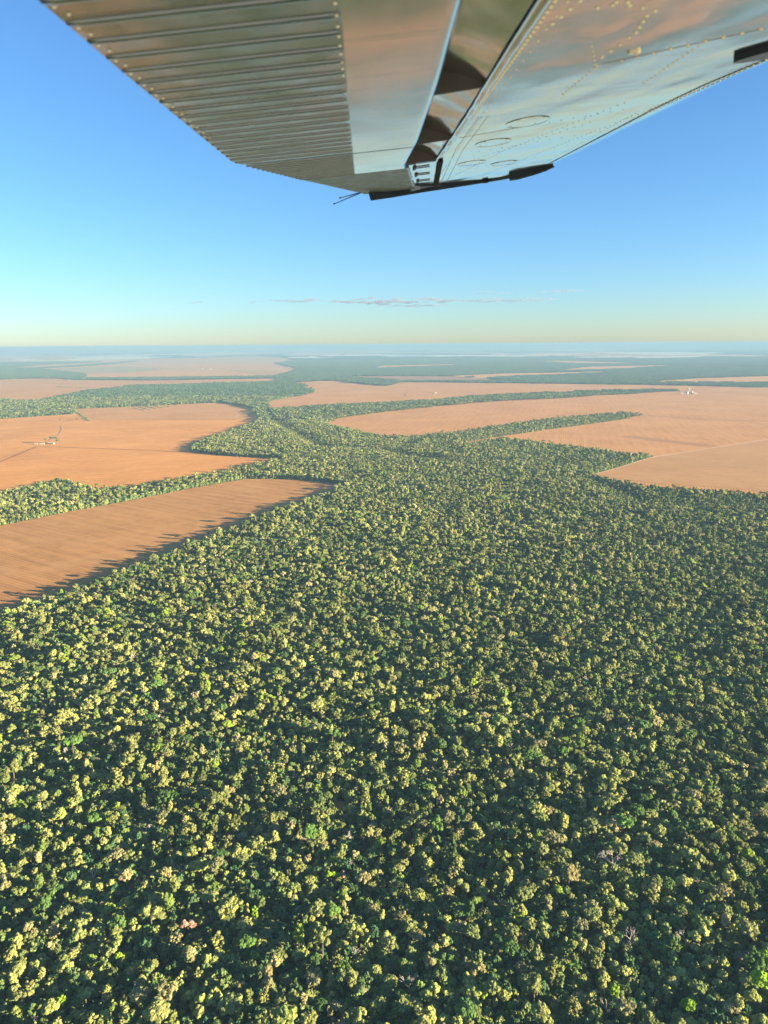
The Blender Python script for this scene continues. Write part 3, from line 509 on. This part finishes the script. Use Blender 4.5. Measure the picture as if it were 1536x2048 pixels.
def silo(name, xy, r, h, label, cat='silo'):
    e = obj(name, None, loc=(*xy, 0.4)); tag(e, label, cat); n = 20; a = [2 * math.pi * i / n for i in range(n)]
    v = [(r * math.cos(q), r * math.sin(q), z) for z in (0, h) for q in a]; obj('drum', mesh('drum', v, [(i, (i + 1) % n, n + (i + 1) % n, n + i) for i in range(n)], [ZINC], smooth=True), e)
    v = [(r * 1.06 * math.cos(q), r * 1.06 * math.sin(q), h) for q in a] + [(0, 0, h + r * .55)]; obj('roof', mesh('roof', v, [(i, (i + 1) % n, n) for i in range(n)], [ZINC]), e)
    for z in (h * .33, h * .66):
        v = [(r * 1.02 * math.cos(q), r * 1.02 * math.sin(q), z + d) for d in (-.3, .3) for q in a]; obj('hoop', mesh('hoop', v, [(i, (i + 1) % n, n + (i + 1) % n, n + i) for i in range(n)], [WALL]), e)
    return e
sx, sy = PTS['silo']
silo('grain_silo', (sx - 14, sy), 9, 15, 'left steel silo beside the grain elevator tower'); silo('grain_silo', (sx + 20, sy + 4), 9, 15, 'right steel silo beside the grain elevator tower')
e = obj('grain_elevator', None, loc=(sx + 2, sy + 10, .4)); tag(e, 'tall pale grain elevator tower far in the right field', 'tower')
obj('shaft', mesh('shaft', *box(-4, 4, -4, 4, 0, 34), [WALL]), e); obj('head_house', mesh('head_house', *box(-5.5, 5.5, -5, 5, 34, 41), [ZINC]), e)
obj('spout', mesh('spout', [(-4, -1, 30), (-4, 1, 30), (-14, 1, 19), (-14, -1, 19), (-4, -1, 28), (-4, 1, 28), (-14, 1, 17.5), (-14, -1, 17.5)], [(0, 1, 2, 3), (4, 7, 6, 5), (0, 3, 7, 4), (1, 5, 6, 2), (0, 4, 5, 1), (3, 2, 6, 7)], [ZINC]), e)
house('grain_warehouse', (sx + 40, sy - 4), .05, 13, 7, 5, 3, ZINC, 'long zinc warehouse right of the grain elevator', 'warehouse', 5)
house('grain_warehouse', (sx - 52, sy - 8), .05, 10, 6, 4, 2, ZINC, 'low zinc warehouse left of the grain elevator', 'warehouse', 4)
house('field_shed', PTS['shed'], .3, 9, 6, 4, 2, ZINC, 'tiny white shed alone in the middle field', 'shed'); house('field_hut', PTS['hut'], .1, 13, 8, 5, 3, ZINC, 'small pale hut at the hedge of the far left field', 'hut')
silo('water_tank', PTS['tank1'], 6, 13, 'left of two white tanks in the far hill field', 'tank'); silo('water_tank', PTS['tank2'], 7, 17, 'right of two white tanks in the far hill field', 'tank')

# ------------------------------------------------------------------ low clouds over the horizon
def cloud_mat():
    m, t, b = nodes('cloud_vapour'); t.nodes.remove(b); v = t.nodes.new('ShaderNodeVolumePrincipled')
    v.inputs['Color'].default_value = (0.35, 0.42, 0.54, 1); v.inputs['Density'].default_value = 0.001; v.inputs['Anisotropy'].default_value = 0.3
    L(t, v.outputs[0], t.nodes['Material Output'].inputs['Volume']); return m
CM = cloud_mat()
def cloud(az0, az1, el, thick, depth, n, seed, label):
    rs = np.random.default_rng(seed); D = 42000.0; g = Geo(); z = ALT + D * math.tan(math.radians(el)); x0, x1 = D * math.tan(math.radians(az0)), D * math.tan(math.radians(az1))
    for i in range(n):
        u = (i + rs.uniform(0, 1)) / n; x = x0 + (x1 - x0) * u; en = math.sin(math.pi * min(max(u, .06), .94)) ** .6; r = (x1 - x0) / n * rs.uniform(1.2, 3.4)
        v, f = ICO[2]; k = 1 + .16 * rs.normal(size=len(v)); q = v * k[:, None] * np.array([r, depth * rs.uniform(.4, 1), thick * en * rs.uniform(.25, .7)])
        q[:, 2] = np.where(q[:, 2] < 0, q[:, 2] * .45, q[:, 2]); g.add(q + (x, D + rs.uniform(-1, 1) * depth, z + rs.uniform(-1, 1) * thick * en), f)
    me = g.build('cloud', [CM]); o = obj('cloud', me); mo = o.modifiers.new('fuse', 'REMESH'); mo.mode = 'VOXEL'; mo.voxel_size = max(18.0, thick * .22); return tag(o, label, 'cloud', 'low clouds over the horizon')
cloud(-14.2, -13.0, 3.15, 90, 300, 6, 1, 'small faint cloud wisp at the left of the cloud bank'); cloud(-9.8, -8.6, 3.1, 70, 250, 6, 2, 'tiny faint cloud wisp second from left')
cloud(-8.1, -4.5, 3.2, 110, 500, 18, 3, 'flat grey cloud strip left of the main bank'); cloud(-4.0, 5.4, 3.12, 150, 900, 60, 4, 'longest thin cloud bank low over the horizon')
cloud(0.5, 4.6, 2.8, 85, 500, 22, 5, 'thin cloud streak under the right end of the main bank'); cloud(4.6, 13.0, 3.15, 100, 600, 34, 6, 'thin grey cloud strip right of the main bank')
cloud(11.4, 14.6, 3.75, 90, 400, 14, 7, 'highest small cloud streak on the right'); cloud(6.6, 9.2, 3.65, 70, 300, 10, 8, 'small cloud streak above the right strip')

# ------------------------------------------------------------------ the wing overhead
HW = 0.35
ws = Vector((-0.02306449, 0.99261712, 0.11907679)); wc = Vector((0.99539271, 0.0117129, 0.09516381)); wn_ = Vector((-0.0930665, -0.12072308, 0.988314))
wing = obj('airplane_wing', None); o_ = Vector((0, 0, ALT)) + wn_ * HW
wing.matrix_world = Matrix(((wc.x, ws.x, wn_.x, o_.x), (wc.y, ws.y, wn_.y, o_.y), (wc.z, ws.z, wn_.z, o_.z), (0, 0, 0, 1)))
tag(wing, 'polished metal underside of an airplane wing reaching out overhead', 'wing')
def metal(name, c, rough, wav, wscale, fine=0.0):
    m, t, b = nodes(name); b.inputs['Metallic'].default_value = 1.0; b.inputs['Specular IOR Level'].default_value = 0.5
    tc = N(t, 'ShaderNodeTexCoord'); mp = N(t, 'ShaderNodeMapping'); mp.inputs['Scale'].default_value = (1.0, 0.45, 1.0); L(t, tc.outputs['Object'], mp.inputs['Vector'])
    d = N(t, 'ShaderNodeTexNoise', i_Scale=7.0, i_Detail=5.0); L(t, tc.outputs['Object'], d.inputs['Vector'])
    sm = N(t, 'ShaderNodeMapping'); sm.inputs['Scale'].default_value = (2.2, 26.0, 1.0); L(t, tc.outputs['Object'], sm.inputs['Vector'])
    so = N(t, 'ShaderNodeTexNoise', i_Scale=1.0, i_Detail=5.0, i_Roughness=.7); L(t, sm.outputs[0], so.inputs['Vector'])     # oil and dust streaks along the airflow
    sr = N(t, 'ShaderNodeMapRange'); sr.inputs['From Min'].default_value = .52; sr.inputs['From Max'].default_value = .8; sr.inputs['To Max'].default_value = .5; L(t, so.outputs[0], sr.inputs[0])
    L(t, mix(t, sr.outputs[0], mix(t, d.outputs[0], tuple(x * .88 for x in c), c), tuple(x * .6 for x in c)), b.inputs['Base Color'])
    L(t, mathn(t, 'ADD', mathn(t, 'ADD', mathn(t, 'MULTIPLY', d.outputs[0], rough * 1.0), rough * .4), mathn(t, 'MULTIPLY', sr.outputs[0], .3)), b.inputs['Roughness'])
    w = N(t, 'ShaderNodeTexNoise', i_Scale=wscale, i_Detail=1.5, i_Roughness=.35); L(t, mp.outputs[0], w.inputs['Vector'])
    bp = N(t, 'ShaderNodeBump', i_Strength=1.0, i_Distance=wav); L(t, w.outputs[0], bp.inputs['Height']); L(t, bp.outputs[0], b.inputs['Normal'])
    return m
SKIN = metal('polished_skin', (0.58, 0.585, 0.58), 0.07, 0.0065, 5.0)
FLAPM = metal('flap_skin', (0.53, 0.53, 0.53), 0.10, 0.0035, 4.0)
CORR = metal('corrugated_skin', (0.34, 0.39, 0.45), 0.24, 0.010, 9.0)
COVE = metal('cove_skin', (0.62, 0.58, 0.54), 0.12, 0.016, 7.0)
MATT = plain('matt_rubber', (0.015, 0.018, 0.02), 0.9); GREY2 = plain('small_rivet_metal', (0.5, 0.5, 0.5), 0.25, .9); BLACK = plain('black_paint', (0.022, 0.032, 0.045), 0.3); GREY = plain('grey_bracket', (0.10, 0.10, 0.10), 0.5, .4); RIVET = plain('rivet_metal', (0.95, 0.86, 0.62), 0.22, .7)
def li(tab, q): return float(np.interp(q, [a for a, _ in tab], [b_ for _, b_ in tab]))
AFT = [(0.6, .332), (1.41, .345), (2.1, .361), (2.63, .378), (4.0, .397), (5.5, .52)]; SEAM = [(0.6, 1.085), (2.14, 1.075), (2.43, 1.045), (2.88, 1.045), (4.59, 1.105), (5.6, 1.13)]; LEAD = [(0.6, 1.15), (2.3, 1.16), (2.8, 1.184), (3.6, 1.197), (4.98, 1.22), (5.6, 1.22)]
TE = [(0.6, -.372), (1.16, -.386), (1.56, -.402), (2.98, -.444), (3.89, -.271), (5.25, .018), (5.5, .06)]
NOSE = [(0.6, .19), (1.36, .203), (1.99, .226), (2.99, .247), (3.8, .243), (3.9, .25), (5.5, .385)]
MIDC = [(0.6, .004), (1.3, .0025), (2.1, -.001), (3.94, -.006), (5.5, .2)]
def tipq(c): return float(np.interp(c, [.35, .5, .94, 1.0, 1.06, 1.16, 1.23], [5.42, 5.46, 5.40, 5.25, 5.05, 4.80, 4.66]))
def grid(fn, na, nb, mat, name, parent, smooth=True, flip=False):
    v = [fn(i / na, j / nb) for i in range(na + 1) for j in range(nb + 1)]; f = [(i * (nb + 1) + j, (i + 1) * (nb + 1) + j, (i + 1) * (nb + 1) + j + 1, i * (nb + 1) + j + 1) for i in range(na) for j in range(nb)]
    if flip: f = [q[::-1] for q in f]
    return obj(name, mesh(name, v, f, [mat], smooth=smooth), parent)
def lower(a, t_):
    q = .6
    for _ in range(4): c = li(AFT, q) * (1 - a) + li(SEAM, q) * a; q = .6 + (tipq(c) - .6) * t_
    return (c, q, 0.0)
skin = grid(lower, 24, 60, SKIN, 'lower_skin', wing)
def nosef(a, t_):
    q = .6
    for _ in range(4): c0 = li(SEAM, q); c1 = li(LEAD, q); q = .6 + (tipq(c0 + (c1 - c0) * min(a * 1.6, 1)) - .6) * t_
    c0, c1 = li(SEAM, q) - .004, li(LEAD, q); th = a * math.pi * .75
    return (c0 + (c1 - c0) * min(1, math.sin(min(th, math.pi / 2))) - max(0, th - math.pi / 2) * .05, q, -.002 + .055 * (1 - math.cos(th)))
lead = grid(nosef, 14, 60, SKIN, 'leading_edge', wing)
def upper(a, t_):
    q = .6
    for _ in range(3): c = li(LEAD, q) * (1 - a) + li(AFT, q) * a; q = .6 + (tipq(min(c, 1.2)) - .6) * t_
    return (c - .03 * (1 - a), q, .09 + .10 * math.sin(math.pi * min(1, .12 + a * .8)))
grid(upper, 12, 40, SKIN, 'upper_skin', wing)
# the seam where two skins overlap, and the rib seams
def strip(p, q, wd, z, mat, name, parent):
    p, q = Vector((*p, z)), Vector((*q, z)); d = (q - p).normalized(); s = Vector((-d.y, d.x, 0)) * wd / 2; n = 14; v = []
    for i in range(n + 1): m_ = p.lerp(q, i / n); v += [m_ + s, m_ - s, m_ + s + Vector((0, 0, -.0010)), m_ - s + Vector((0, 0, -.0010))]
    f = []
    for i in range(n):
        a = 4 * i; f += [(a + 2, a + 3, a + 7, a + 6), (a, a + 2, a + 6, a + 4), (a + 1, a + 5, a + 7, a + 3)]
    return obj(name, mesh(name, v, f, [mat]), parent)
for q0, q1 in ((1.4, 2.14), (2.14, 2.88), (2.88, 3.7), (3.7, 4.59)): strip((li(SEAM, q0), q0), (li(SEAM, q1), q1), .004, -.001, GREY, 'skin_seam', lead)
strip((.88, 1.795), (.60, 1.975), .003, -.0004, SKIN, 'skin_seam', skin); strip((.395, 3.05), (.62, 2.93), .003, -.0004, SKIN, 'skin_seam', skin); strip((.41, 2.6), (.50, 5.35), .003, -.0004, SKIN, 'skin_seam', skin)
# cove between flap and wing
def cove(a, t_):
    q = .6 + 4.8 * t_; c = li(AFT, q) + .002; th = a * math.pi / 2
    return (c - .22 * a, q, .004 + .062 * math.sin(th) + .006 * math.sin(q * 5.2) * a)
grid(cove, 12, 70, COVE, 'cove', wing)
def lipf(a, t_):
    q = .6 + 3.2 * t_; c = li(AFT, q); th = a * math.pi; return (c - .008 + .012 * math.cos(th), q, .004 - .009 * math.sin(th))
grid(lipf, 6, 40, COVE, 'cove_lip', wing)
# flap and aileron: smooth nose, corrugated tail
def surface(name, q0, q1, qs):
    e = obj(name, None, wing)
    def nose(a, t_):
        q = q0 + (min(q1, qs) - q0) * t_; c0, c1 = li(MIDC, q), li(NOSE, q)
        if a < .5: return (c0 + (c1 - .028 - c0) * a * 2, q, -.010)
        th = (a - .5) * 2 * math.pi * .9; return (c1 - .028 + .028 * math.sin(min(th, math.pi / 2)) - (.05 * (th - math.pi / 2) if th > math.pi / 2 else 0), q, -.010 + .038 * (1 - math.cos(th)))
    n_ = grid(nose, 26, 40, FLAPM, 'smooth_nose', e)
    def tail(a, t_):
        q = q0 + (q1 - q0) * t_; full = li(MIDC, q) if q < qs else li(NOSE, q); return (li(TE, q) + (full + .003 - li(TE, q)) * a, q, -.008)
    skin_ = grid(tail, 6, 60, CORR, 'corrugated_skin', e, flip=False)
    def top(a, t_):
        q = q0 + (q1 - q0) * t_; c0, c1 = li(TE, q), li(NOSE, q) - .03; return (c0 + (c1 - c0) * a, q, -.004 + .075 * a)
    grid(top, 4, 20, FLAPM, 'top_skin', e)
    q = q0 + .05
    while q < q1 - .03:
        full = li(MIDC, q) if q < qs else li(NOSE, q); a, b_ = li(TE, q) - (.006 if q > 3.09 else -.002), full - .003; v, f = [], []
        for c, k in ((a, .75), (a + .02, 1), (b_ - .012, 1), (b_, .55)):
            for i in range(7):
                th = math.pi * i / 6; v.append((c, q + .011 * math.cos(th) * (.6 + .4 * k), -.0078 - (.0042 if q < 3.09 else (.004 if q < 3.9 else .0022)) * k * math.sin(th)))
        for r in range(3): f += [(r * 7 + i, r * 7 + i + 1, r * 7 + i + 8, r * 7 + i + 7) for i in range(6)]
        f.append(tuple(range(7))[::-1]); obj('corrugation', mesh('corrugation', v, f, [CORR], smooth=True), e); q += .098 if q < 3 else .062
    return e
flap = surface('flap', .6, 3.08, 9.0); ail = surface('aileron', 3.10, 5.42, 3.9)
# rows of rivets at the tail skin's edges
rv = {}
def rivet_mesh(r):
    v, f = [], []; n = 10
    for k, (rr, z) in enumerate(((1, 0), (.9, -.45), (.5, -.8))): v += [(r * rr * math.cos(2 * math.pi * i / n), r * rr * math.sin(2 * math.pi * i / n), z * r) for i in range(n)]
    v.append((0, 0, -.92 * r))
    for k in range(2): f += [(k * n + i, k * n + n + i, k * n + n + (i + 1) % n, k * n + (i + 1) % n) for i in range(n)]
    f += [(2 * n + i, 3 * n, 2 * n + (i + 1) % n) for i in range(n)]
    return mesh('rivet', v, f, [RIVET], smooth=True)
BIG, SMALL = rivet_mesh(.0050), rivet_mesh(.0034)
def rivets(parent, p, q, step, me, z=0.0005):
    p, q = np.array(p), np.array(q); n = max(1, int(round(np.linalg.norm(q - p) / step)))
    for i in range(n + 1):
        r = p + (q - p) * i / n; obj('rivet', me, parent, (r[0], r[1], z))
rivets(skin, (.352, 1.30), (.366, 2.0), .030, BIG); rivets(skin, (.366, 2.03), (.378, 2.60), .033, BIG); rivets(skin, (.376, 1.35), (.404, 2.51), .085, SMALL)
rivets(skin, (.563, 1.58), (.585, 1.70), .04, BIG); rivets(skin, (.585, 1.74), (.578, 1.90), .05, BIG); rivets(skin, (.471, 1.469), (.568, 1.552), .045, BIG)
rivets(skin, (.88, 1.79), (.64, 1.955), .038, BIG); rivets(skin, (.595, 1.99), (.602, 2.34), .034, SMALL); rivets(skin, (.791, 1.89), (.815, 2.30), .034, SMALL)
rivets(skin, (.40, 1.437), (.385, 1.565), .05, BIG); rivets(skin, (.493, 1.477), (.446, 1.491), .03, BIG); rivets(skin, (.52, 1.78), (.60, 2.02), .05, SMALL)
rivets(lead, (1.066, 2.10), (1.037, 2.88), .030, SMALL, -.002); rivets(flap, (-.005, 1.15), (-.006, 1.75), .06, SMALL, -.0095)
for q in np.arange(1.2, 2.4, .098): rivets(flap, (li(TE, q) + .012, q - .04), (li(TE, q) + .018, q - .005), .03, SMALL, -.0085)
# small outboard rivets, too fine to pick apart
vv, ff = [], []; bv = [tuple(p.co) for p in SMALL.vertices]; bf = [tuple(p.vertices) for p in SMALL.polygons]
for p, q, st in (((.868, 2.62), (.673, 3.65), .045), ((.673, 3.65), (.524, 5.35), .05), ((1.03, 2.84), (.895, 3.93), .045), ((.895, 3.93), (.74, 5.35), .05), ((.872, 3.01), (.543, 4.03), .05), ((.40, 2.6), (.424, 3.4), .03), ((.424, 3.4), (.545, 5.3), .035), ((.43, 2.6), (.46, 3.46), .03), ((.46, 3.46), (.575, 5.2), .04), ((1.045, 2.9), (1.10, 4.6), .035), ((1.0, 2.9), (1.06, 4.6), .045), ((.62, 2.93), (.95, 2.75), .04), ((.55, 3.6), (1.05, 3.3), .05), ((.56, 4.4), (1.06, 4.1), .05)):
    p, q = np.array(p), np.array(q); n = int(np.linalg.norm(q - p) / st)
    for i in range(n):
        r = p + (q - p) * i / n; k = len(vv); vv += [(a * .8 + r[0], b_ * .8 + r[1], c * .6 + .0004) for a, b_, c in bv]; ff += [tuple(x + k for x in f) for f in bf]
o = obj('rivet_rows', mesh('rivet_rows', vv, ff, [GREY2], smooth=True), wing); o['kind'] = 'stuff'
# inspection plates
def plate(c, q, rx, ry):
    n = 26; v = [(c + rx * k * math.cos(2 * math.pi * i / n), q + ry * k * math.sin(2 * math.pi * i / n), z) for k, z in ((1.0, -.0003), (.98, -.0020), (.94, -.0020), (.93, -.0012)) for i in range(n)]
    f = [(k * n + i, k * n + n + i, k * n + n + (i + 1) % n, k * n + (i + 1) % n) for k in range(3) for i in range(n)]; p = obj('inspection_plate', mesh('inspection_plate', v, f + [tuple(range(3 * n, 4 * n))[::-1]], [SKIN]), wing)
    for i in range(4):
        an = math.pi / 4 + i * math.pi / 2; obj('screw', SMALL, p, (c + rx * .8 * math.cos(an), q + ry * .8 * math.sin(an), -.0012))
for c, q in ((.60, 2.82), (.565, 3.32), (.585, 4.1), (.785, 4.3)): plate(c, q, .075, .115)
# hinge bay outboard, its hinges and the dark gap seal
bay = obj('hinge_bay', mesh('hinge_bay', [(.252, 3.86, -.001), (.398, 3.80, -.001), (.52, 5.40, -.001), (.388, 5.40, -.001)], [(0, 1, 2, 3)], [SKIN]), wing)
def prism(name, pts, z0, z1, mat, parent):
    n = len(pts); v = [(x, y, z) for z in (z0, z1) for x, y in pts]; f = [tuple(range(n))[::-1], tuple(range(n, 2 * n))] + [(i, (i + 1) % n, n + (i + 1) % n, n + i) for i in range(n)]
    return obj(name, mesh(name, v, f, [mat]), parent)
prism('gap_seal', [(.378, 3.72), (.402, 3.72), (.533, 5.38), (.505, 5.38)], -.014, -.002, MATT, wing)
for q in (4.0, 4.4, 4.85):
    c = .25 + (q - 3.86) * .088; h_ = obj('hinge', None, wing); prism('hinge_arm', [(c + .03, q), (c + .10, q - .012), (c + .10, q - .006), (c + .03, q + .004)], -.007, -.002, GREY, h_); prism('hinge_bracket', [(c + .02, q - .04), (c + .032, q - .04), (c + .032, q + .05), (c + .02, q + .05)], -.010, -.002, GREY, h_)
# brackets that carry the flap across the cove
for q in (2.12, 3.09, 3.78):
    c = li(AFT, q); n0 = li(NOSE, q) - .03; b_ = obj('flap_bracket', mesh('flap_bracket', [(c, q - .006, .003), (n0, q - .006, -.004), (n0 - .02, q - .006, .07), (c - .06, q - .006, .10), (c, q + .006, .003), (n0, q + .006, -.004), (n0 - .02, q + .006, .07), (c - .06, q + .006, .10)], [(0, 1, 2, 3), (4, 7, 6, 5), (0, 4, 5, 1), (1, 5, 6, 2), (2, 6, 7, 3), (3, 7, 4, 0)], [GREY]), wing)
# drain, strut fitting, wing tip, navigation light, static wicks
dr = obj('drain', None, wing); prism('drain_body', [(.642 + .016 * math.cos(a), 1.876 + .011 * math.sin(a)) for a in np.linspace(0, 2 * math.pi, 10, endpoint=False)], -.004, .0, RIVET, dr); prism('drain_tip', [(.648 + .007 * math.cos(a), 1.874 + .006 * math.sin(a)) for a in np.linspace(0, 2 * math.pi, 8, endpoint=False)], -.007, -.004, RIVET, dr)
ft = prism('strut_fitting', [(.952, 2.065), (.956, 2.04), (.985, 1.99), (1.04, 1.93), (1.16, 1.83), (1.18, 1.99), (1.05, 2.06), (.985, 2.085), (.96, 2.08)], -.012, .002, BLACK, wing)
TIP = [(.065, 5.30, .058, .03), (.22, 5.42, .046, .03), (.42, 5.47, .032, .03), (.65, 5.48, .022, .03), (.85, 5.46, .014, .03), (.95, 5.40, .012, .03), (.99, 5.29, .014, .03)]
def tipfair(name, rows, parent):
    v, f = [], []
    for c, q, d, t_ in rows: v += [(c, q - .012, .0), (c + .008, q - .012, -d * .75), (c + .012, q + .01, -d), (c + .012, q + t_, -d * .55), (c, q + t_ + .02, .04), (c, q, .05)]
    for r in range(len(rows) - 1): f += [(r * 6 + i, r * 6 + 6 + i, r * 6 + 6 + (i + 1) % 6, r * 6 + (i + 1) % 6) for i in range(6)]
    f += [tuple(range(6)), tuple(range(len(v) - 6, len(v)))[::-1]]; return obj(name, mesh(name, v, f, [BLACK]), parent)
tip = tipfair('wing_tip', TIP, wing)
tipfair('wing_tip_cap', [(.985, 5.27, .030, .03), (1.02, 5.17, .034, .03), (1.08, 5.00, .030, .03), (1.13, 4.88, .022, .03), (1.165, 4.80, .010, .02)], wing)
g = Geo(); blob(g, np.array([.86, 5.43, -.012]), .024, 2, np.random.default_rng(3), 0.0, .5); obj('navigation_light', g.build('navigation_light', [BLACK]), wing)
for c1, q1, z1 in ((-.165, 5.28, -.055), (-.125, 5.36, -.018)):
    g = Geo(); tube(g, (.03, 5.24, -.004), (c1, q1, z1), .0032, .0024, 0, 6); blob(g, np.array([c1, q1, z1]), .007, 1, np.random.default_rng(3), 0, 1); obj('static_wick', g.build('static_wick', [BLACK]), wing)
